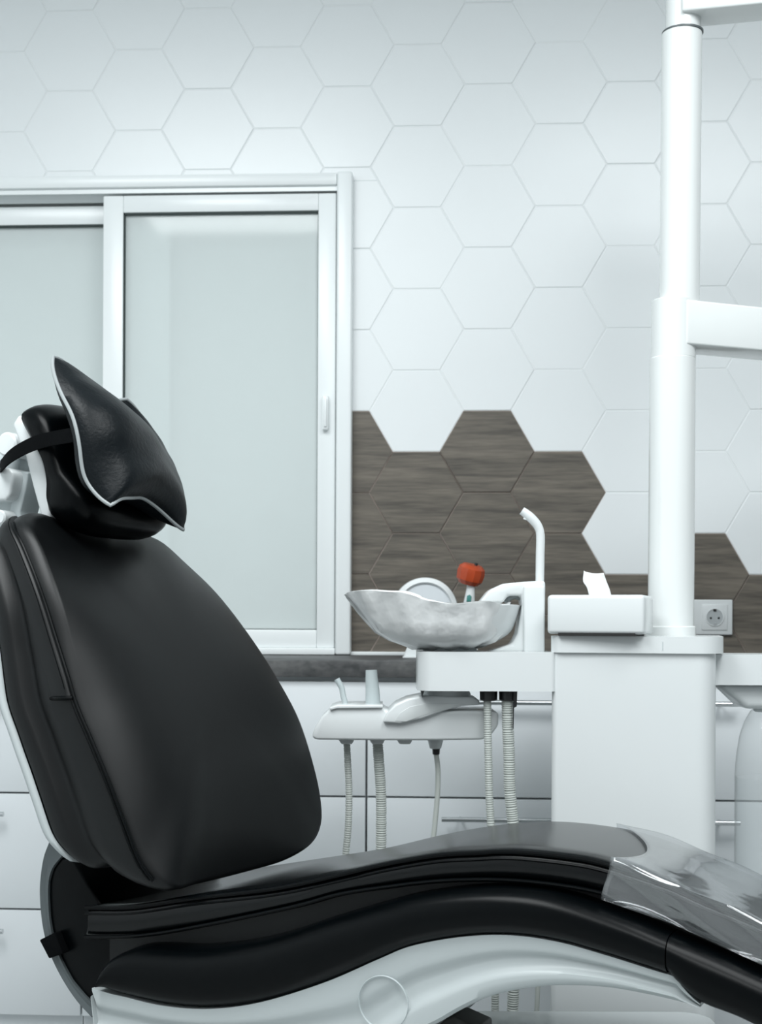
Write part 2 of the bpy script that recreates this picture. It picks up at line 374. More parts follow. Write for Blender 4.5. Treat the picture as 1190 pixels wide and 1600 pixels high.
# ------------------------------------------------------------------ sliding window
win = bpy.data.objects.new('window_1', None); COL.objects.link(win); win.location = ((wx0+wx1)/2, YW, wz0)
tag(win, 'white sliding window with two frosted panes above the worktop', kind='structure')
def wz(py): return W(300, py, YF).z
def wx(px): return W(px, 640, YF).x
box('frame_head', (wx0, YF, wz1-.030), (wx1-.0385, YW+.10, wz1), MT['frame'], win, .004)
box('frame_jamb', (wx1-.038, YF-.004, wz0+.001), (wx1, YW+.10, wz1+.002), MT['frame'], win, .006, 3)
box('frame_jamb', (wx0-.04, YF-.004, wz0+.001), (wx0, YW+.10, wz1+.002), MT['frame'], win, .006, 3)
box('frame_sill', (wx0, YF, wz0+.001), (wx1-.0385, YW+.10, wz0+.018), MT['frame'], win, .003)
boxes('head_track', [((wx0, YF+.010, wz1-.042), (wx1-.0385, YF+.014, wz1-.030)), ((wx0, YF+.058, wz1-.050), (wx1-.0385, YF+.062, wz1-.030))], MT['frame'], win)
def sash(x0, x1, z0, z1, y0, ls, rs, ts, bs, name):
    dy = .030
    r = boxes(name, [((x0, y0, z0), (x0+ls, y0+dy, z1)), ((x1-rs, y0, z0), (x1, y0+dy, z1)),
                     ((x0+ls, y0, z1-ts), (x1-rs, y0+dy, z1)), ((x0+ls, y0, z0), (x1-rs, y0+dy, z0+bs))], MT['frame'], win, .0025)
    g = .0045
    boxes('gasket', [((x0+ls-.001, y0+.004, z1-ts-g), (x1-rs+.001, y0+.012, z1-ts+.001)), ((x0+ls-.001, y0+.004, z0+bs), (x0+ls+g*.8, y0+.012, z1-ts)),
                     ((x0+ls, y0+.009, z0+bs-.001), (x1-rs, y0+.012, z0+bs+.002)), ((x1-rs-.0015, y0+.009, z0+bs), (x1-rs+.001, y0+.012, z1-ts))], MT['gasket'], r)
    box('pane', (x0+ls-.002, y0+.013, z0+bs-.002), (x1-rs+.002, y0+.018, z1-ts+.002), MT['pane'], r)
    return r
s1 = sash(wx(158), wx(523), wz0+.018, wz(302), YF+.012, .050, .044, .042, .044, 'sash')
s2 = sash(wx0, wx(256), wz0+.018, wz(308), YF+.062, .05, .10, .046, .044, 'sash')
hz_ = W(508, 645, YF).z; hx_ = W(508, 645, YF).x
h = box('pull_handle', (hx_-.008, YF-.006, hz_-.042), (hx_+.008, YF+.012, hz_+.042), MT['frame'], s1, .004)
box('grip_ridge', (hx_-.002, YF-.012, hz_-.035), (hx_+.004, YF-.004, hz_+.035), MT['frame'], h, .002)
box('window_backing', (wx0, YW+.11, wz0), (wx1, YW+.118, wz1), MT['window_backing'], win)  # added board behind the panes, catches room light so they stay bright

# ------------------------------------------------------------------ worktop and cabinets
YC = 3.02
wt = box('worktop', (XL+.002, YC, z_count-.037), (XR-.002, YW+.004, z_count), MT['counter'], bev=.0025)
tag(wt, 'speckled dark grey stone-look worktop running below the window', 'worktop')
YD = YC + .016
zr = [z_count-.045, W(300, 1242, YD).z, W(300, 1425, YD).z, W(300, 1610, YD).z]
def cx_(px): return W(px, 1240, YD).x
cabs = [(cx_(-568), cx_(128), cx_(-300), cx_(12), 'white drawer cabinet with steel bar handles behind the backrest, at the left edge'),
        (cx_(128), cx_(572), cx_(255), cx_(425), 'white drawer cabinet under the window, mostly hidden by the chair backrest'),
        (cx_(572), cx_(1270), cx_(690), cx_(1152), 'wide white drawer cabinet with long steel handles behind the dental unit')]
for x0, x1, hx0_, hx1_, lab in cabs:
    t = thing('drawer_cabinet', lab, 'cabinet', ((x0+x1)/2, YD+.2, 0.0), 'white base cabinets')
    box('carcass', (x0+.001, YD+.019, 0.0), (x1-.001, YW-.002, z_count-.038), MT['lam'], t)
    for i in range(3):
        g = .0022
        f = box('drawer_front', (x0+g, YD, zr[i+1]+g if i < 2 else .10), (x1-g, YD+.018, zr[i]-g), MT['lam'], t, .0012)
        zh = zr[i] - .043
        hd = tube('handle', [(hx0_, YD-.028, zh), (hx1_, YD-.028, zh)], .0055, MT['steel'], f, smooth=False, seg=14)
        for xx in (hx0_+.04, hx1_-.04): tube('handle_post', [(xx, YD-.028, zh), (xx, YD-.0002, zh)], .004, MT['steel'], f, smooth=False, seg=8)

# ================================================================== THE DENTAL CHAIR
cc = chw(-.75, 2.0, 0); chair = thing('dental_chair', 'black leather dental treatment chair with white shell, reclined in the foreground', 'dental chair', (cc.x, cc.y, 0))
def sh(pts, c):                        # side curve: pixel list on plane c -> h as a function of s
    q = np.array([chl(C(x, y, c)) for x, y in pts]); d = cr(q[:, [0, 2]], 400); o_ = np.argsort(d[:, 0]); return d[o_, 0], d[o_, 1]
def hf(curve, s): return float(np.interp(s, curve[0], curve[1]))
# --- seat cushion
TN, TF = 1.78, 2.18
nt_ = [(134,1414),(207,1413),(303,1399),(429,1384),(524,1364),(600,1346),(680,1332),(741,1328),(802,1326),(893,1335),(950,1347),(1040,1377),(1094,1401),(1190,1441),(1300,1495),(1450,1570)]
nb_ = [(129,1470),(217,1468),(303,1455),(454,1424),(529,1404),(600,1393),(691,1383),(792,1382),(893,1393),(968,1411),(1044,1445),(1190,1506),(1300,1556),(1450,1630)]
ft_ = [(344,1364),(415,1353),(470,1345),(604,1324),(700,1302),(759,1291),(809,1285),(870,1282),(943,1288),(1019,1303),(1119,1341),(1190,1373),(1280,1418),(1400,1478)]
cNT, cNB, cFT = sh(nt_, TN), sh(nb_, TN), sh(ft_, TF)
s0, s1_ = chl(C(134, 1414, TN))[0], 0.02
SS = np.linspace(s0, s1_, 110)
def seat_top(s, t):
    k = (t-TN)/(TF-TN); return hf(cNT, s)*(1-k) + hf(cFT, s)*k
G = []
for i, s in enumerate(SS):
    e = min(1.0, (s-s0)/.02 + .25); hN, hB, hF = hf(cNT, s), hf(cNB, s), hf(cFT, s); th = hN-hB
    row = [(TN+.03, hB), (TN+.008, hB+.002), (TN+.002, hB+.008), (TN-.003, hB+th*.4), (TN-.003, hB+th*.7), (TN, hN-.010), (TN+.004, hN-.003), (TN+.012, hN)]
    for k in np.linspace(0, 1, 13)[1:-1]:
        t = TN+.012 + (TF-TN-.024)*k; row.append((t, hN*(1-k)+hF*k + (.004 - .010*min(1, max(0, (-.93-s)/.26)))*math.sin(math.pi*k)**.6))
    row += [(TF-.012, hF), (TF-.004, hF-.003), (TF, hF-.010), (TF+.003, hF-th*.5), (TF, hF-th+.006), (TF-.03, hF-th)]
    mid = (hN+hB)/2
    G.append([chw(s + (.006 if 3 <= j <= 5 and i == 0 else 0), t, mid+(h-mid)*(.86 + .14*min(1, e))) for j, (t, h) in enumerate(row)])
V, F = grid_mesh('s', G, wrap=True); n = len(G[0]); F += [tuple(range(n)), tuple((len(G)-1)*n + j for j in range(n))]
seat = link('seat_cushion', pyd('seat_cushion', V, F), MT['seatl'], chair, angle=60); seat['label'] = 'black leather seat cushion with piped edge'
tube('piping', [chw(s, TN-.0005, hf(cNT, s)-.004) for s in SS], .0035, MT['leather2'], seat, smooth=False, seg=8)
tube('piping', [chw(s, TN-.002, hf(cNB, s)+.006) for s in SS], .003, MT['leather2'], seat, smooth=False, seg=8)
tube('piping', [chw(s, TN-.003, hf(cNT, s)-.013) for s in SS], .0018, MT['leather2'], seat, smooth=False, seg=6)
# --- lower padded rail, two lengths
RN, RF = 1.735, 2.225
rt_ = [(147,1540),(155,1512),(171,1496),(212,1486),(303,1488),(403,1473),(504,1441),(590,1416),(640,1404),(716,1394),(792,1393),(867,1404),(968,1437),(1039,1467),(1110,1497),(1190,1533),(1300,1585),(1450,1660)]
rb_ = [(147,1545),(170,1556),(192,1563),(252,1577),(323,1582),(403,1572),(504,1541),(590,1504),(640,1484),(716,1470),(792,1467),(867,1477),(943,1498),(1039,1528)]
rb2_ = [(1040,1526),(1064,1553),(1094,1577),(1155,1601),(1250,1650),(1330,1690),(1450,1760)]
cRT, cRB, cRB2 = sh(rt_, RN), sh(rb_, RN), sh(rb2_, RN)
sR0 = chl(C(147.5, 1542, RN))[0]; sR1 = chl(C(1039, 1490, RN))[0]
def rail(name, sa, sb, bottom, N, end0, end1, inset=0):
    G = []
    for i, s in enumerate(np.linspace(sa, sb, N)):
        top, bot = hf(cRT, s), hf(bottom, s); mid, hh = (top+bot)/2, (top-bot)/2
        f = 1.0
        if end0: f = min(1, max(.55, (s-sa)/.015))
        d = .06; row = []
        for k in range(13):                                # near bulge, from bottom to top
            a = -math.pi/2 + math.pi*k/12
            row.append((RN+inset+d - d*abs(math.cos(a))**.5, mid + hh*math.copysign(abs(math.sin(a))**.75, math.sin(a))))
        for k in range(13):
            a = math.pi/2 - math.pi*k/12
            row.append((RF-inset-d + d*abs(math.cos(a))**.5, mid + hh*math.copysign(abs(math.sin(a))**.75, math.sin(a))))
        G.append([chw(s, t, h) for t, h in row])
    V, F = grid_mesh('r', G, True); n = len(G[0]); F += [tuple(range(n)), tuple((N-1)*n+j for j in range(n))]
    return link(name, pyd(name, V, F), MT['leather2'], chair, angle=60)
rl = rail('side_rail', sR0, sR1-.0008, cRB, 90, True, False); rl['label'] = 'curved black padded rail below the seat cushion'
r2 = rail('leg_rest_rail', sR1+.0008, s1_, cRB2, 40, False, False); r2['label'] = 'black padded rail of the leg rest'
# dark filler between cushion and rail
G = []
for s in np.linspace(s0+.03, s1_-.005, 60):
    top, bot = hf(cNB, s)+.006, hf(cRT, s)-.03
    G.append([chw(s, t, h) for t, h in ((TN+.02, bot), (TN+.02, top), (TN+.035, top), (TN+.05, top-.045), (TF-.02, min(top-.045, hf(cFT, s)-.09)), (TF-.02, bot-.05))])
V, F = grid_mesh('f', G, True); n = 6; F += [tuple(range(n)), tuple((len(G)-1)*n+j for j in range(n))]
link('seat_base', pyd('seat_base', V, F), MT['leather'], chair)
# --- white shell under the rail with the arch
ab_ = [(560,1700),(640,1625),(686,1598),(721,1578),(766,1558),(817,1547),(872,1542),(943,1545),(1008,1556),(1060,1568),(1089,1576)]
WN, WF = 1.745, 2.215
cAB = sh(ab_, WN); sS0 = chl(C(141, 1560, WN))[0]; sS1 = chl(C(1092, 1578, WN))[0]
tl_ = [(141,1549),(170,1558)] + rb_[2:] + [(1049,1527),(1062,1545),(1078,1563),(1092,1575)]
cTL = sh(tl_, WN); hmin = chl(C(560, 1700, WN))[2]
def lowleft(s): return chl(C(138, 1562, WN))[2] - .25*math.sqrt(max(0, (s-sS0)/.10)) if s < sS0+.10 else hmin
G = []
for s in np.linspace(sS0, sS1, 120):
    top = hf(cTL, s)+.004; bot = max(hf(cAB, s), lowleft(s)) if s > cAB[0][0] else max(hmin, lowleft(s))
    bot = min(bot, top-.0015); e = top-bot
    rec = .010
    def ridge(k): return rec*float(np.interp(k, [.30, .42, .62, .72, 1], [0, 1, 1.15, .15, 0]))      # upper part steps inwards below the pad
    row = [(WN+.045, bot-.0), (WN+.010, bot), (WN+.002, bot+min(.006, e*.3))]
    for k in np.linspace(.2, 1, 17): row.append((WN + .004*k + ridge(k)*.9, bot+e*k))
    row.append((WN+.06, top)); row += [(WF-.06, top), (WF, top-e*.2), (WF, bot+e*.2), (WF-.045, bot)]
    G.append([chw(s, t, h) for t, h in row])
V, F = grid_mesh('w', G, True); n = len(G[0]); F += [tuple(range(n)), tuple((len(G)-1)*n+j for j in range(n))]
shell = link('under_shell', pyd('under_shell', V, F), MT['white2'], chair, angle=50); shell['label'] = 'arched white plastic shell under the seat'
cp = C(598, 1567, WN); lathe('screw_cap', cp + CB*(-.0002), [(.0360, .0006), (.0364, .0000), (.0370, .0006), (.0370, .003), (.0360, .003)], MT['grey'], shell, axis=CB, seg=48, closed=True)
# --- base housing and lifting arm beneath
p0 = P(790, 1580, 2.425); hz = p0.z
o_ = Vector((P(880, 1580, 2.0).x, P(880, 1580, 2.0).y, 0))
plan('base_housing', o_, -.42, .30, -.28, .425, 0.0, hz, .05, MT['housing'], chair, .012)
prism('lift_arm', [C(640, 1670, 1.95), C(692, 1592, 1.95), C(708, 1588, 1.95), C(748, 1606, 1.95), C(748, 1670, 1.95)], CB*.06, MT['lift'], chair, .004)
# --- hinge cover with strap
hc = [(76,1315),(67,1340),(62,1372),(61,1400),(64,1438),(71,1473),(82,1503),(100,1537),(120,1566),(142,1590)]
hi = [(96,1338),(82,1356),(76,1376),(75,1400),(77,1435),(83,1468),(95,1500),(112,1532),(132,1556),(150,1574)]
HN, HF = 1.80, 2.16
oc = cr([chl(C(x, y, HN)) for x, y in hc], 40); ic = cr([chl(C(x, y, HN)) for x, y in hi], 40)
G = []
for a, b in zip(oc, ic):
    row = [(a[0]*.5+b[0]*.5, HN+.004, a[2]*.5+b[2]*.5), (a[0], HN+.002, a[2]), (a[0], HN+.02, a[2]), (a[0], HF, a[2]), (b[0], HF, b[2]), (b[0], HN+.02, b[2]), (b[0], HN, b[2])]
    G.append([chw(*q) for q in row])
V, F = grid_mesh('h', G, True); n = 7; F += [tuple(range(n)), tuple((len(G)-1)*n+j for j in range(n))]
rim = link('hinge_rim', pyd('hinge_rim', V, F), MT['midgrey'], chair, angle=30); rim['label'] = 'curved dark grey rim of the hinge cover'
poly = [C(x, y, HN+.004) for x, y in hi] + [C(x, y, HN+.004) for x, y in ((240,1590),(225,1500),(180,1446),(140,1385),(115,1342))]
prism('hinge_cover', poly, CB*(HF-HN-.01), MT['leather2'], chair, .006)
st = [C(x, y, HN-.012) for x, y in ((61,1469),(85,1457),(98,1490),(76,1498))]
prism('hinge_strap', st, CB*.05, MT['web'], chair, .002)

# --- backrest
outl = [(268,1386,1.74),(247,1366,1.728),(227,1336,1.722),(204,1274,1.72),(181,1211,1.72),(157,1150,1.72),(134,1092,1.72),(113,1010,1.725),(92,930,1.73),(68,862,1.745),(53,828,1.76),(52,812,1.79),
        (72,806,1.84),(110,820,1.92),(160,834,2.0),(195,835,2.06),(222,836,2.10),(254,848,2.14),(290,880,2.17),(330,918,2.19),(363,957,2.20),(400,1008,2.20),(431,1057,2.20),(467,1125,2.20),(492,1205,2.20),(502,1262,2.20),(499,1296,2.185),(482,1322,2.14),
        (445,1343,2.07),(400,1356,1.99),(350,1369,1.90),(310,1379,1.82),(288,1386,1.77)]
O3 = cr([C(x, y, c) for x, y, c in outl], 160, closed=True); ctr = O3.mean(0)
u_, s_, vt = np.linalg.svd(O3-ctr); nrm = vt[2]
if np.dot(nrm, np.array(CA)) < 0: nrm = -nrm
hs = O3[:, 2]; h0, h1 = hs.min(), hs.max(); CAn, CBn = np.array(CA), np.array(CB); UPn = np.array([0, 0, 1.0])
vv = (hs-h0)/(h1-h0)
wvec = np.stack([CAn*(-np.interp(v, [0, .5, 1], [.175, .145, .10])) + UPn*np.interp(v, [0, .35, 1], [.035, .0, -.035]) for v in vv])
outw = O3-ctr; outw = outw - np.outer(outw @ nrm, nrm); outw /= np.linalg.norm(outw, axis=1)[:, None]
rings = []
for r in (0.02, .12, .25, .4, .55, .68, .78, .86, .92, .96, .985, 1.0):
    hO = (O3-ctr) @ nrm; flat = (O3-ctr) - np.outer(hO, nrm)
    rings.append(ctr + flat*r + np.outer(hO, nrm)*r**4 + np.outer((1-r**5)*(.010 + .032*np.clip(1-((ctr[2]+(hs-ctr[2])*r-(h0+.46*(h1-h0)))/.30)**2, 0, 1)), nrm))
for f, ow in ((.03, .004), (.07, .008), (.14, .0115), (.22, .0125), (.35, .012), (.5, .007), (.58, -.004), (.66, -.005), (.74, .006), (.82, .011), (.92, .008), (1.0, -.002)):
    rings.append(O3 + wvec*f + outw*ow)
rings.append(ctr + (O3-ctr)*.4 + wvec)
V, F = grid_mesh('b', [list(map(Vector, r)) for r in rings], True); n = len(O3); F += [tuple(range(n)), tuple((len(rings)-1)*n+j for j in range(n))]
back = link('backrest', pyd('backrest', V, F), MT['leather'], chair, angle=75); back['label'] = 'tall black leather backrest pad'
fp = lambda i: float(np.interp(vv[i], [.30, .55, .95], [.05, .07, .24]))
def side(f, ow, i): return Vector(O3[i] + wvec[i]*f + outw[i]*ow)
ymap = [i for i in range(len(O3))]
inear = [i for i in range(n) if 0 <= i < 160]
# index range of the near edge (from bottom corner to the top corner)
dpx = lambda a, b: np.argmin(np.linalg.norm(O3-np.array(C(a, b, 1.74)), axis=1))
ia, ib, im = int(dpx(245, 1364)), int(dpx(58, 812)), int(dpx(134, 1098))
tube('piping', [side(fp(i), .0125, i) for i in range(ia, ib+4)], .0028, MT['leather2'], back, smooth=False, seg=8)
tube('piping', [side(fp(i)+.035, .0130, i) for i in range(ia, ib+4)], .0022, MT['leather2'], back, smooth=False, seg=8)
# cover flap on the upper near side with stitched hem
G = []
for i in range(im, ib+7):
    G.append([side(f, ow, i) for f, ow in ((fp(i)+.02, .0125), (fp(i)+.028, .0155), (fp(i)+.09, .0175), (fp(i)+.19, .0160), (fp(i)+.295, .0110), (fp(i)+.30, .005))])
V, F = grid_mesh('fl', G); flap = link('cover_flap', pyd('cover_flap', V, F), MT['leather'], back, angle=60)
tube('flap_hem', [side(f, ow, im) for f, ow in ((fp(im)+.01, .0140), (fp(im)+.09, .0190), (fp(im)+.19, .0175), (fp(im)+.30, .010))], .0032, MT['leather2'], flap, seg=8)
stp = []
ptsS = cr([side(fp(i)+.06, .0172, i) for i in range(im+1, ib+6)], 150)
bm = bmesh.new()
for k in range(0, 149, 1):
    a, b = Vector(ptsS[k]), Vector(ptsS[k+1]); c = (a+b)/2; d = (b-a)*.32
    x = d.cross(Vector(outw[im])).normalized()*.0006; y = Vector(outw[im])*.0006
    q = [bm.verts.new(c+d*s1x+x*s2+y*s3) for s1x, s2, s3 in ((-1,-1,0),(1,-1,0),(1,1,0),(-1,1,0),(-1,-1,1),(1,-1,1),(1,1,1),(-1,1,1))]
    for f in ((0,1,2,3),(7,6,5,4),(0,4,5,1),(1,5,6,2),(2,6,7,3),(3,7,4,0)): bm.faces.new([q[j] for j in f])
so = link('stitching', from_bm(bm, 'stitching'), MT['web'], flap, smooth=False); so['kind'] = 'stuff'
# white shell behind
rings = []
for f, ow in ((.97, .004), (.985, .010), (1.02, .011), (1.06, .008), (1.085, .0), (1.10, -.02)): rings.append(O3 + wvec*f + outw*ow)
rings.append(ctr + (O3-ctr)*.3 + wvec*1.2)
V, F = grid_mesh('bs', [list(map(Vector, r)) for r in rings], True); F += [tuple((len(rings)-1)*n+j for j in range(n))]
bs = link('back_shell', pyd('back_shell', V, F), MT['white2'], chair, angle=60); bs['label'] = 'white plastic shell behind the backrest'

# --- headrest
hp = [(29,641),(35,629),(50,624),(66,629),(84,650),(98,690),(112,735),(132,762),(150,790),(150,812),(138,828),(120,836),(104,834),(90,824),(80,808),(80,765),(69,720),(52,687)]
HC = 1.97; hw = .13
L = np.array([chl(C(x, y, 1.86)) for x, y in hp])[:, [0, 2]]; L = cr(L, 60, closed=True); lc = L.mean(0)
G = []
for k in np.linspace(-1, 1, 25):
    f = (1-abs(k)**3.2)**.42 if abs(k) < 1 else 0
    f = .02 + .98*f
    G.append([chw(*( (lc+(q-lc)*(.62+.38*f) if abs(k) < .999 else lc+(q-lc)*.5)[0], HC+hw*k*1.0, (lc+(q-lc)*(.62+.38*f))[1])) for q in L])
V, F = grid_mesh('hd', G, True); n2 = len(L); F += [tuple(range(n2)), tuple((len(G)-1)*n2+j for j in range(n2))]
head = link('headrest_pad', pyd('headrest_pad', V, F), MT['leather2'], chair, angle=80); head['label'] = 'rounded black leather headrest pad'
sp = [(29,646),(18,663),(29,692),(38,712),(50,760),(63,808),(77,816),(81,777),(68,720),(55,687)]
prism('headrest_shell', [C(x, y, 1.868) for x, y in sp], CB*.20, MT['white'], chair, .006)
prism('headrest_arm', [C(x, y, 1.93) for x, y in ((27,735),(44,738),(40,765),(31,800),(36,830),(12,830),(16,790),(23,760))], CB*.05, MT['grey'], chair, .003)
prism('headrest_bracket', [C(x, y, 1.905) for x, y in ((-60,728),(14,731),(21,738),(21,748),(15,774),(8,782),(-60,782))], CB*.08, MT['white'], chair, .005)
lathe('pivot_knob', C(9, 694, 1.90), [(0, 0), (.017, 0), (.0205, .003), (.0205, .07), (0, .07)], MT['white'], chair, axis=CB)
lathe('pivot_knob', C(-2, 808, 1.90), [(0, 0), (.010, 0), (.0125, .003), (.0125, .07), (0, .07)], MT['white'], chair, axis=CB)
prism('headrest_link', [C(x, y, 1.95) for x, y in ((-60,690),(12,690),(30,712),(30,735),(20,780),(24,835),(-60,850))], CB*.05, MT['grey'], chair, .004)

# ================================================================== pillow strapped to the headrest
CNp, CFp = 1.80, 2.05
e_near = [(71,535,1.815),(79,574,1.805),(94,612,1.795),(113,650,1.79),(123,690,1.79),(130,740,1.795),(146,772,1.80),(179,813,1.80)]
e_bot = [(179,813,1.80),(190,784,1.83),(208,778,1.88),(226,780,1.93),(255,802,1.99),(301,848,2.05)]
e_far = [(203,604,2.06),(222,646,2.10),(243,690,2.12),(260,740,2.12),(276,790,2.09),(301,848,2.05)]
e_top = [(71,535,1.815),(104,568,1.87),(132,608,1.95),(160,627,2.02),(203,604,2.06)]
NU, NV = 36, 36
Ev = [cr([C(*q) for q in e], NU) for e in (e_near, e_far)]; Eu = [cr([C(*q) for q in e], NV) for e in (e_top, e_bot)]
mid = (Ev[0][NU//2] + Ev[1][NU//2])/2
dv = Ev[0][-1]+Ev[1][-1]-Ev[0][0]-Ev[1][0]; du = Ev[1][0]+Ev[1][-1]-Ev[0][0]-Ev[0][-1]
pn = np.cross(du, dv); pn /= np.linalg.norm(pn)
if np.dot(pn, CAn) < 0: pn = -pn
gu = np.linspace(0, 1, NU)
def ed(E, x): return np.array([np.interp(x, gu, E[:, k]) for k in range(3)])
def coons(i, j):                        # i along near/far edges, j from near to far; corners rounded off
    v, u = i/(NU-1), j/(NV-1)
    u, v = .5+(u-.5)*(1-.11*abs(2*v-1)**4), .5+(v-.5)*(1-.11*abs(2*u-1)**4)
    a = (1-u)*ed(Ev[0], v) + u*ed(Ev[1], v); b = (1-v)*ed(Eu[0], u) + v*ed(Eu[1], u)
    c = (1-u)*(1-v)*Ev[0][0] + u*(1-v)*Ev[1][0] + (1-u)*v*Ev[0][-1] + u*v*Ev[1][-1]
    return a + b - c
def puff(i, j, T):
    v, u = i/(NU-1), j/(NV-1); x = 4*u*(1-u); y = 4*v*(1-v)
    wr_ = .0016*math.sin(19*u+7*v)*x*y*(1-x*y*.6) + .0012*math.sin(34*v-11*u)*(x*y)**.5*(1-x*y)
    return T*(x**.55)*(y**.55)*(.48+.62*v) + wr_
pil = thing('headrest_pillow', 'black leather pillow with pale grey piping, strapped over the headrest', 'pillow', C(170, 815, 1.95))
front = [[Vector(coons(i, j) + pn*puff(i, j, .088)) for j in range(NV)] for i in range(NU)]
backg = [[Vector(coons(i, j) - pn*puff(i, j, .055)) for j in range(NV)] for i in range(NU)]
bm = bmesh.new()
for g_ in (front, backg):
    vs_ = [[bm.verts.new(p) for p in row] for row in g_]
    for i in range(NU-1):
        for j in range(NV-1): bm.faces.new((vs_[i][j], vs_[i][j+1], vs_[i+1][j+1], vs_[i+1][j]))
bmesh.ops.remove_doubles(bm, verts=bm.verts[:], dist=.0002)
link('cushion', from_bm(bm, 'cushion'), MT['pillow'], pil, angle=70)
loop = [coons(i, 0) for i in range(NU)] + [coons(NU-1, j) for j in range(1, NV)] + [coons(i, NV-1) for i in range(NU-2, -1, -1)] + [coons(0, j) for j in range(NV-2, 0, -1)]
tube('piping', loop, .0030, MT['piping'], pil, smooth=False, closed=True, seg=8)
def ribbon(name, pts, wdir, width, thick, m, parent):
    pc = cr(pts, 40); G = []
    tang = np.gradient(pc, axis=0); tang /= np.linalg.norm(tang, axis=1)[:, None]
    for p_, t_ in zip(pc, tang):
        wd = np.array(wdir) - t_*np.dot(t_, wdir); wd /= np.linalg.norm(wd); nn = np.cross(t_, wd)
        G.append([Vector(p_ + wd*width/2*a + nn*thick/2*b) for a, b in ((-1,-1),(1,-1),(1,1),(-1,1))])
    V, F = grid_mesh(name, G, True); F += [(0,1,2,3), tuple((len(G)-1)*4+j for j in range(4))]
    return link(name, pyd(name, V, F), m, parent, angle=40)
ribbon('strap', [C(x, y, c) for x, y, c in ((135,676,1.80),(112,680,1.805),(84,685,1.82),(56,692,1.83),(32,703,1.845),(14,715,1.865),(3,727,1.90),(0,730,1.95),(4,726,2.03))], UPn*.96 + CAn*.2, .023, .003, MT['web'], pil)

# ================================================================== clear film over the leg rest
sF0 = chl(C(953, 1342, TN-.012))[0]
def film_pt(s, k):
    """k<0 hangs down the near side, 0..1 across the top, >1 far side"""
    top = lambda t: seat_top(s, t) + .004 + .004*math.sin(math.pi*min(1, max(0, (t-TN)/(TF-TN))))
    if k < 0: return chw(s, TN-.012 - .004*math.sin(40*s+6*k), hf(cNT, s)+.004 + k*.052)
    if k <= 1: t = TN-.010 + (TF-TN+.016)*k; return chw(s, t, top(t) + .0012*math.sin(55*s+9*k) + (.006*math.exp(-((s-sF0)/.05)**2))*(1-k)**2)
    return chw(s, TF+.008, top(TF) - (k-1)*.04)
G = []
kk = [-1, -.8, -.6, -.4, -.25, -.12, -.05] + list(np.linspace(0, 1, 22)) + [1.1, 1.4, 1.7]
for a in np.linspace(0, 1, 70):
    row = []
    for k in kk:
        q = min(1, max(0, k)); st_ = sF0 + .105*(4*q*(1-q))**.8*(1-q*.35) * .55 + .085*q*0 + (.012*k if k < 0 else 0) - .10*q
        row.append(film_pt(st_ + (s1_+.012-st_)*a, k))
    G.append(row)
V, F = grid_mesh('film', G); fo = link('clear_cover', pyd('clear_cover', V, F), MT['film'], angle=80)
sm = fo.modifiers.new('thickness', 'SOLIDIFY'); sm.thickness = .0004
tag(fo, 'clear plastic protective film wrapped over the leg rest of the chair', 'plastic film')

# ================================================================== THE DENTAL UNIT
D0 = 2.50
def m2(px): return px*D0/FPX
ub = P(989, 1300, D0); U0 = Vector((ub.x, ub.y, 0))        # front centre of the unit body on the floor
unit = thing('dental_unit', 'white dental unit with spittoon arm, hose holder and tall instrument column', 'dental unit', U0 + FWD*.15)
zl = P(989, 1019, D0).z; zt_ = P(989, 994, D0).z
TURN = math.radians(-12); UL = Vector((P(860, 1300, D0).x, P(860, 1300, D0).y, 0))     # front left corner, the body stands turned a little
plan('unit_body', UL, 0, .285, 0, .33, 0, zl, [.03, .012, .012, .035], MT['white'], unit, .003, turn=TURN)
lid = plan('lid', UL, -.002, .298, -.006, .345, zl-.001, zt_, [.045, .02, .02, .05], MT['white'], unit, .010, 4, turn=TURN)
_ex = RIGHT*math.cos(TURN) + FWD*math.sin(TURN); _ey = FWD*math.cos(TURN) - RIGHT*math.sin(TURN)
q = UL + _ex*.193 - _ey*.0064; prism('lid_seam', [q + UP*(zl+.004), q + _ex*.0014 + UP*(zl+.004), q + _ex*.0014 + UP*(zt_-.009), q + UP*(zt_-.009)], _ey*.004, MT['grey'], lid)
# arm block on the left with spittoon post
def PP(lst, d): return [P(x, y, d) for x, y in lst]
zb1, zb0 = P(700, 1019, 2.47).z, P(700, 1081, 2.47).z
plan('spittoon_arm', U0, m2(651-989), m2(866-989), -.004, .15, zb0, zb1, [.008, .035, .035, .008], MT['white'], unit, .004)
post = prism('spittoon_post', PP([(757,1020),(800,1006),(808,990),(816,945),(814,931),(793,931),(786,942),(746,945),(764,922),(786,912),(815,909),(852,907),(851,1020)], 2.56), FWD*.07, MT['white'], unit, .006, 3)
prism('post_back', PP([(818,1020),(818,915),(851,915),(851,1020)], 2.552), FWD*.085, MT['white'], post, .004)
tube('cup_filler', PP([(812,934),(803,932),(794,936),(790,942)], 2.60), .0055, MT['grey'], post)
sp_ = cr(PP([(843,912),(843.5,870),(844,838),(841,824),(833,813),(822,803),(815,798)], 2.59), 40)
spo = tube('water_spout', sp_, [.0080]*6+[.0078, .0085, .0088, .0075], MT['white'], unit, smooth=False, seg=16)
tube('spout_nozzle', PP([(822,806),(820,812)], 2.59), .004, MT['white'], spo, smooth=False)
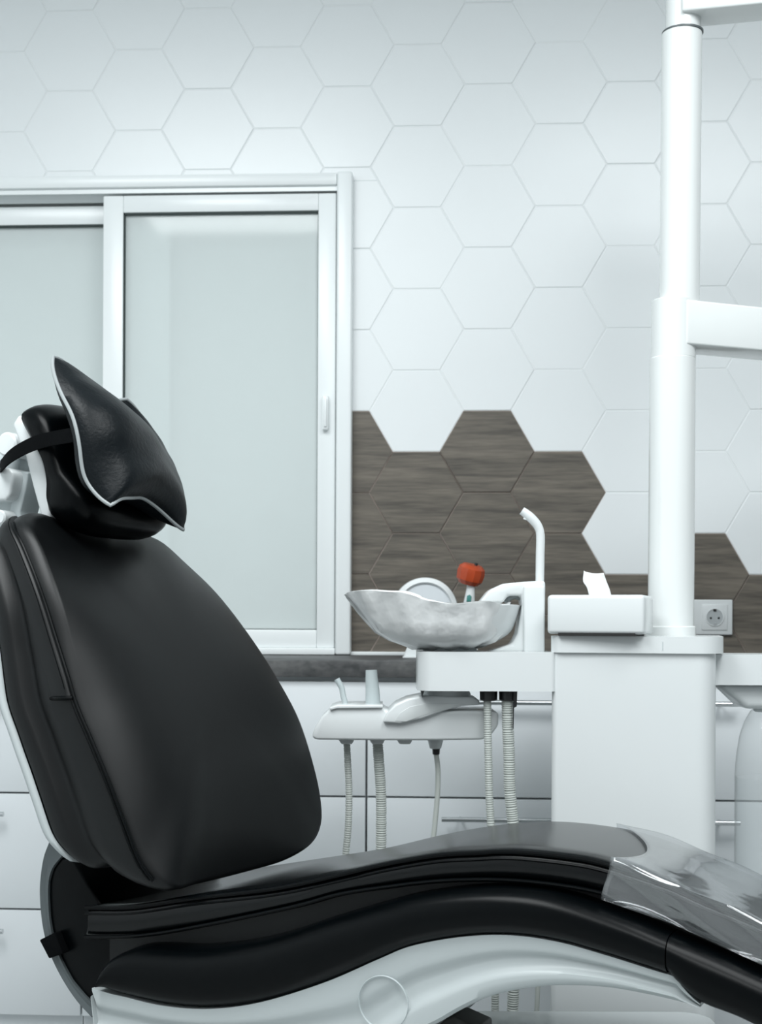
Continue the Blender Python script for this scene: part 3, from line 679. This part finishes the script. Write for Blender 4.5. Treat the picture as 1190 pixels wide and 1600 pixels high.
# bowl
bc = P(703, 942, 2.60); k_ = 2.60/FPX; zz = lambda py: P(703, py, 2.60).z - bc.z
prof = [(.02, zz(1020)), (.045, zz(1012)), (.072, zz(1006)), (.094, zz(998)), (.112, zz(986)), (.122, zz(968)), (.128, zz(950)), (.129, zz(945)), (.126, zz(944)), (.121, zz(950)), (.116, zz(962)), (.10, zz(980)), (.06, zz(992)), (.0, zz(995))]
lathe('spittoon_bowl', bc, prof, MT['white'], unit, seg=64, smooth_n=50)
lathe('bowl_foot', Vector((bc.x, bc.y, zb1-.002)), [(.05, 0), (.048, .012), (.03, .018), (0, .018)], MT['grey'], unit)
# right hand arm and bracket
plan('side_arm', U0, m2(1112-989), m2(1330-989), .01, .14, P(1150, 1071, 2.5).z, P(1150, 1023, 2.5).z, .006, MT['white'], unit, .004)
prism('bottle_bracket', PP([(1128,1071),(1300,1071),(1300,1108),(1164,1108),(1158,1100)], 2.53), FWD*.09, MT['white'], unit, .012, 4)
# column
ctop = P(1048, 985, 2.62); cb = Vector((ctop.x, ctop.y, 0))
def cyl_px(name, x0, x1, y0, y1, tilt=0, m=MT['col'], d=2.62, top_prof=None, parent=unit, ri=.002):
    a = P((x0+x1)/2, y1, d); b = P((x0+x1)/2 + tilt, y0, d); r = (x1-x0)/2*d/FPX; Lh = (b-a).length
    return lathe(name, a, [(r-ri, 0), (r, ri), (r, Lh-ri), (r-ri, Lh)], m, parent, seg=48, axis=b-a)
cyl_px('column_flange', 1008, 1086, 978, 996)
lowc = cyl_px('column_lower', 1012, 1083, 560, 990, tilt=3)
colr = cyl_px('column_collar', 1017, 1086, 470, 562, tilt=1)
upc = cyl_px('column_upper', 1030, 1092, 52, 478, tilt=4)
cyl_px('column_joint', 1015.5, 1084.5, 561.5, 565, m=MT['midgrey'], ri=.0005)
cyl_px('column_joint', 1034, 1098, 50, 53.5, m=MT['midgrey'], ri=.0005)
topc = cyl_px('column_top', 1040, 1094, -130, 50, tilt=3)
def arm(name, pa, pb, h_, wd, parent):
    a, b = Vector(pa), Vector(pb); dr = (b-a); dr.z = 0; dr.normalize(); sd = Vector((-dr.y, dr.x, 0))
    f = [a - sd*wd/2, a + sd*wd/2, a + sd*wd/2 + UP*h_, a - sd*wd/2 + UP*h_]
    return prism(name, f, b-a, MT['col'], parent, .004, 3)
z_a = P(1075, 538, 2.585).z
ca_ = P(1052, 500, 2.62)
arm('swing_arm', (ca_.x, ca_.y, z_a), tuple(Vector((ca_.x, ca_.y, z_a)) + (RIGHT*.93 + FWD*.37)*.62), .082, .086, unit)
z_b = P(1080, 17, 2.58).z; cb_ = P(1066, 20, 2.62)
arm('swing_arm', (cb_.x, cb_.y, z_b), tuple(Vector((cb_.x, cb_.y, z_b)) + (RIGHT*.97 - FWD*.24)*.62), .08, .08, unit)
# hose sockets and unit hoses
for (xa, xb) in ((749, 777), (779, 807)):
    c1 = P((xa+xb)/2, 1095, 2.525); lathe('hose_socket', c1, [(.012, 0), (.0155, .002), (.016, .018), (.014, .024)], MT['black'], unit)
prism('hose_clip', PP([(802,1078),(808,1078),(807,1104),(803,1106),(802,1138),(801,1138)], 2.510), FWD*.006, MT['black'], unit)
prism('arm_clip', PP([(656,1074),(665,1074),(659,1090)], 2.515), FWD*.03, MT['dgrey'], unit)
def hose(name, pts, r, parent, d, rib=(.0042, .11), n=620):
    return tube(name, PP(pts, d), r, MT['hose'], parent, n=n, seg=12, rib=rib)
hose('hose', [(761,1090),(761.5,1130),(762.5,1180),(764,1240),(767,1300),(771,1400),(773,1500),(773,1600),(771,1700),(768,1808)], .0072, unit, 2.525)
hose('hose', [(792.5,1090),(793,1130),(795,1180),(796,1230),(800,1275),(805,1330),(807,1420),(803,1520),(800,1600),(799,1700),(800,1808)], .0107, unit, 2.525)
tube('cable', PP([(842,1400),(840,1540),(838,1600),(838,1808)], 2.525), .0045, MT['hose'], unit)
# hose holder (tray)
tr_ = [(487,1152),(491,1138),(503,1119),(514,1109),(526,1104),(596,1104),(604,1111),(768,1110),(779,1114),(778,1134),(768,1148),(753,1156),(680,1157),(600,1157),(494,1156)]
hold = prism('hose_holder', PP(tr_, 2.545), FWD*.13, MT['white'], unit, .006, 3)
prism('holder_rim', PP([(514,1106),(527,1102),(598,1102),(598,1106.5),(527,1107),(516,1110)], 2.54), FWD*.14, MT['white'], hold, .0015)
br = [(598,1129),(604,1114),(617,1101),(636,1092),(660,1087),(738,1089),(749,1094),(749,1102),(722,1103),(692,1111),(660,1123),(625,1131)]
prism('holder_bracket', PP(br, 2.535), FWD*.12, MT['white'], unit, .004, 3)
prism('bracket_recess_shade', PP([(616,1127),(624,1114),(640,1104),(664,1099),(728,1099),(694,1107),(662,1118),(634,1128)], 2.5345), FWD*.004, MT['recess_shade'], hold, .001)  # flush plate, its pale grey stands in for shade inside the recess
lathe('bracket_cup', P(697, 1092, 2.59), [(.040, 0), (.046, .001), (.0445, .010), (.040, .020), (.037, .022)], MT['white'], unit)
for x in (541, 589, 632): prism('holder_socket', PP([(x-16,1150),(x+15,1150),(x+9,1163),(x-8,1163)], 2.57), FWD*.05, MT['white'], hold, .003)
# handpieces hanging in the holder
def handpiece(name, lab, tip, tr, hosep, hr):
    b_ = P(*hosep[-1], 2.595); t = thing(name, lab, 'handpiece', P(hosep[0][0], 1500, 2.595), 'handpieces in the holder')
    tube('tip', PP(tip, 2.595), [r*2.595/FPX for r in tr], MT['tip'], t, seg=14, n=30)
    hose('hose', hosep, hr, t, 2.595, n=620)
    return t
handpiece('suction_handpiece', 'thin grey suction tip with ribbed hose, leftmost in the hose holder', [(541,1150),(539,1101),(536,1088),(534,1076),(530,1068),(526,1061)], [8, 7.5, 5.5, 4.5, 4.5, 4.8],
          [(541,1150),(543,1190),(545,1235),(544,1290),(540,1335),(537,1390),(550,1450),(610,1490),(720,1500),(875,1490)], .0066)
handpiece('suction_handpiece', 'thick pale suction nozzle with wide ribbed hose, second in the hose holder', [(589,1150),(583,1110),(582,1080),(580.5,1062),(580,1047)], [12.5, 12.5, 12, 10.5, 9],
          [(589,1150),(592,1195),(595,1245),(595,1320),(594,1390),(615,1450),(680,1480),(760,1480),(875,1465)], .0100)
t3 = thing('air_water_syringe', 'slim smooth grey hose hanging from a white socket with black collar', 'hose', P(685, 1445, 2.595), 'handpieces in the holder')
lathe('socket', P(680, 1170, 2.595), [(.0085, 0), (.0105, .001), (.0145, .016), (.0145, .028)], MT['white'], t3)
lathe('collar', P(681, 1179, 2.595), [(.0055, 0), (.0065, .001), (.0072, .012), (.006, .012)], MT['black'], t3)
tube('hose', PP([(681,1176),(684,1205),(683,1245),(679,1290),(675,1330),(676,1390),(705,1430),(780,1445),(875,1440)], 2.595), .0048, MT['hose'], t3, n=60, seg=12)

# ------------------------------------------------------------------ film bag over the spittoon bowl
Rb = .133; G = []; NA = 96
def bag_prof(a):
    left = max(0.0, -math.cos(a)); fr_ = .5-.5*math.sin(a)           # a=0 right, pi left; sin<0 towards us
    wob = .0022*math.sin(11*a) + .0016*math.sin(23*a+1)
    ext = left**4
    R0 = Rb*(1.035 + .40*ext) - .022*max(0, math.cos(a)-.55)/.45 + wob
    top = 943 + float(np.interp(left, [0, .35, .6, .85, 1], [0, -2, -15, -20, -14])) + 2*math.sin(7*a)
    rows = [(R0*.80, top+14+8*ext), (R0*.90, top+3-13*(left**1.2)*(1-left)*2.0), (R0*.97, top-1-6*left*(1-left)), (R0, top)]
    for f, y in ((.985, top+5), (.955-.085*ext, 958), (.915-.145*ext, 972+3*ext), (.90-.20*ext, 988), (.775-.22*ext, 1001), (.58-.16*ext, 1009), (.36, 1014), (.25, 1014)):
        rows.append((R0*f*(1 + .012*math.sin(17*a+y*.13) + .008*math.sin(31*a-y*.2)), y + 1.5*math.sin(9*a+f*8)))
    return rows
cols = []
for j in range(NA):
    a = 2*math.pi*j/NA; cols.append([Vector((bc.x, bc.y, P(703, y, 2.60).z)) + RIGHT*(math.cos(a)*r - .004) + FWD*math.sin(a)*r for r, y in bag_prof(a)])
G = [[cols[j][i] for j in range(NA)] for i in range(len(cols[0]))]
V, F = grid_mesh('bag', G, True); bg_ = link('bowl_liner', pyd('bowl_liner', V, F), MT['bag'], angle=50)
sm = bg_.modifiers.new('thickness', 'SOLIDIFY'); sm.thickness = .0003
tag(bg_, 'crumpled translucent plastic liner pulled over the white spittoon bowl', 'plastic bag')

# ------------------------------------------------------------------ tissue box on the unit lid
bx0 = P(854, 989, 2.49); zb = zt_
ang = math.radians(-18); ex = RIGHT*math.cos(ang) - FWD*math.sin(ang)*-1; ex = (RIGHT*math.cos(ang) + FWD*math.sin(ang)).normalized(); ey = Vector((-ex.y, ex.x, 0))
tb = thing('tissue_box', 'white tissue box with one tissue pulled up, on the unit lid', 'tissue box', Vector((bx0.x, bx0.y, zb)) + ex*.085 + ey*.06)
B0 = Vector((bx0.x, bx0.y, zb+.0035))
prism('box_body', [B0, B0+ex*.171, B0+ex*.171+UP*.069, B0+UP*.069], ey*.125, MT['white'], tb, .007, 4)
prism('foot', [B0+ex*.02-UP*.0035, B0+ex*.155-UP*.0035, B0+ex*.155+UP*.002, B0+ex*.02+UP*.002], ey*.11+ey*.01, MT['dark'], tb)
G = []
for a, row in ((0, [(920,932),(931,931.5),(943,931),(956,931)]), (.3, [(915.5,918),(928,917),(940,917),(952.5,919)]), (.6, [(909.5,908),(923,904),(936,904),(948,908)]), (1, [(911,892),(915,894),(929,896),(943,895)])):
    G.append([P(x, y, 2.545) + FWD*(.010*math.sin(x*.12+a*3)) for x, y in row])
G2 = [[Vector(v) for v in cr(r_, 16)] for r_ in G]; cols_ = [cr([G2[i][j] for i in range(4)], 14) for j in range(16)]
V, F = grid_mesh('t', [[Vector(cols_[j][i]) for j in range(16)] for i in range(14)])
ti = link('tissue', pyd('tissue', V, F), MT['paper'], tb, angle=60); ti.modifiers.new('thickness', 'SOLIDIFY').thickness = .0008

# ------------------------------------------------------------------ water bottle at the right edge
bt = P(1199, 1110, 2.58); kb = 2.58/FPX; zB = lambda py: P(1199, py, 2.58).z
bo = thing('water_bottle', 'clear plastic water bottle hanging under the side arm, at the right edge', 'bottle', Vector((bt.x, bt.y, zB(1420))))
prof = [(.0, 1420), (40, 1420), (48, 1414), (50, 1400), (50, 1215), (50, 1212), (49, 1195), (47, 1175), (43, 1150), (36, 1128), (27, 1112), (19, 1104), (18, 1098)]
lathe('bottle_wall', Vector((bt.x, bt.y, 0)), [(r*kb, zB(y)) for r, y in prof], MT['bottle'], bo, angle=60)
lathe('water', Vector((bt.x, bt.y, 0)), [(0, zB(1417)), (40*kb, zB(1417)), (47*kb, zB(1410)), (48.6*kb, zB(1400)), (48.6*kb, zB(1214)), (0, zB(1214))], MT['water'], bo)
lathe('cap', Vector((bt.x, bt.y, 0)), [(20*kb, zB(1112)), (22*kb, zB(1110)), (22*kb, zB(1098)), (20*kb, zB(1096))], MT['white'], bo)

# ------------------------------------------------------------------ things on the worktop and wall
dm = 3.22; mc = P(664, 953, dm); km = dm/FPX
mi = thing('table_mirror', 'round white-rimmed mirror on a foot, behind the spittoon bowl', 'mirror', Vector((mc.x, mc.y, z_count)))
axm = (-FWD + UP*.12).normalized()
lathe('mirror_rim', mc, [(41*km, -.004), (50*km, -.006), (51.5*km, 0), (50*km, .007), (43*km, .008), (41*km, .004)], MT['white'], mi, axis=axm, closed=True, seg=56)
lathe('painted_mirror_glass', mc, [(0, .001), (42*km, .001), (42*km, -.003), (0, -.003)], MT['mirror'], mi, axis=axm, seg=48)
zc = z_count; bm_ = P(664, 1028, dm)
prism('stand', [Vector((mc.x, mc.y, zc)) + RIGHT*a + UP*b for a, b in ((-.050, .001), (.042, .001), (.020, .042), (.014, .075), (-.012, .075), (-.034, .042))], FWD*.02, MT['white'], mi, .003)
prism('foot_plate', [Vector((mc.x, mc.y, zc)) - FWD*.03 + RIGHT*a + UP*b for a, b in ((-.052, .0002), (.052, .0002), (.048, .006), (-.048, .006))], FWD*.08, MT['white'], mi, .002)
dl = 3.18; lc_ = P(735, 897, dl); kl = dl/FPX
cl = thing('curing_light', 'white handheld curing light with an orange-red shield, standing behind the spittoon', 'curing light', Vector((lc_.x, lc_.y, z_count)))
axl = (RIGHT*.22 + UP*.94 - FWD*.18).normalized()
lathe('shield', lc_, [(5*kl, -17*kl), (15*kl, -16*kl), (21*kl, -9*kl), (22.5*kl, 2*kl), (21*kl, 10*kl), (15*kl, 15*kl), (4*kl, 16*kl)], MT['orange'], cl, axis=axl, seg=12, angle=20)
hdl = tube('handle', [P(736.5, 905, dl), P(735.5, 914, dl), P(734, 930, dl), P(731, 960, dl), P(729, 985, dl)], [5.5*kl, 7*kl, 9.5*kl, 10.5*kl, 10*kl], MT['white'], cl, seg=18)
tube('guide_tip', [P(742, 889, dl-.01), P(744, 880, dl-.01)], 2.6*kl, MT['black'], cl, smooth=False)
q = P(732.5, 934, dl-.0152); prism('button', [q + RIGHT*a*km + UP*b*km for a, b in ((-4, -6), (3, -6), (4, 2), (1, 5), (-3, 3))], FWD*.004, MT['teal'], hdl, .0008)
lathe('charging_stand', Vector((P(729, 985, dl).x, P(729, 985, dl).y, z_count+.0003)), [(.03, 0), (.034, .003), (.030, .012), (.020, .030), (.017, .075), (.012, .080)], MT['white'], cl)
# wall socket, twin plate
ox0, ox1 = W(1030, 965, YW).x, W(1143, 965, YW).x; oz0, oz1 = W(1110, 992, YW).z, W(1110, 937, YW).z; ow = (ox1-ox0)/2
so_ = thing('wall_socket', 'white double wall socket on the dark tiles beside the column', 'socket', Vector(((ox0+ox1)/2, YW, oz0)))
pl = box('plate', (ox0, YW-.010, oz0), (ox1, YW-.0006, oz1), MT['white'], so_, .003, 3)
for k in range(2):
    cxx, czz = ox0 + ow*(k+.5), (oz0+oz1)/2
    box('insert', (cxx-ow*.36, YW-.0125, czz-ow*.36), (cxx+ow*.36, YW-.009, czz+ow*.36), MT['white'], so_, .002)
    lathe('socket_ring', (cxx, YW-.0128, czz), [(.0195, 0), (.0215, .0), (.0215, .002), (.0195, .002)], MT['white'], so_, axis=(0, -1, 0), closed=True)
    well = lathe('socket_well', (cxx, YW-.0128, czz), [(0, 0), (.0195, 0), (.0195, .0008), (0, .0008)], MT['socket'], so_, axis=(0, -1, 0))
    for dx in (-.0095, .0095): lathe('pin_hole', (cxx+dx, YW-.0135, czz-.002), [(0, 0), (.0028, 0), (.0028, .0006), (0, .0006)], MT['dark'], well, axis=(0, -1, 0), seg=12)
    for dz in (-.017, .017): box('earth_clip', (cxx-.0035, YW-.0152, czz+dz-.003), (cxx+.0035, YW-.0134, czz+dz+.003), MT['dark'] if dz > 0 else MT['steel'], well)
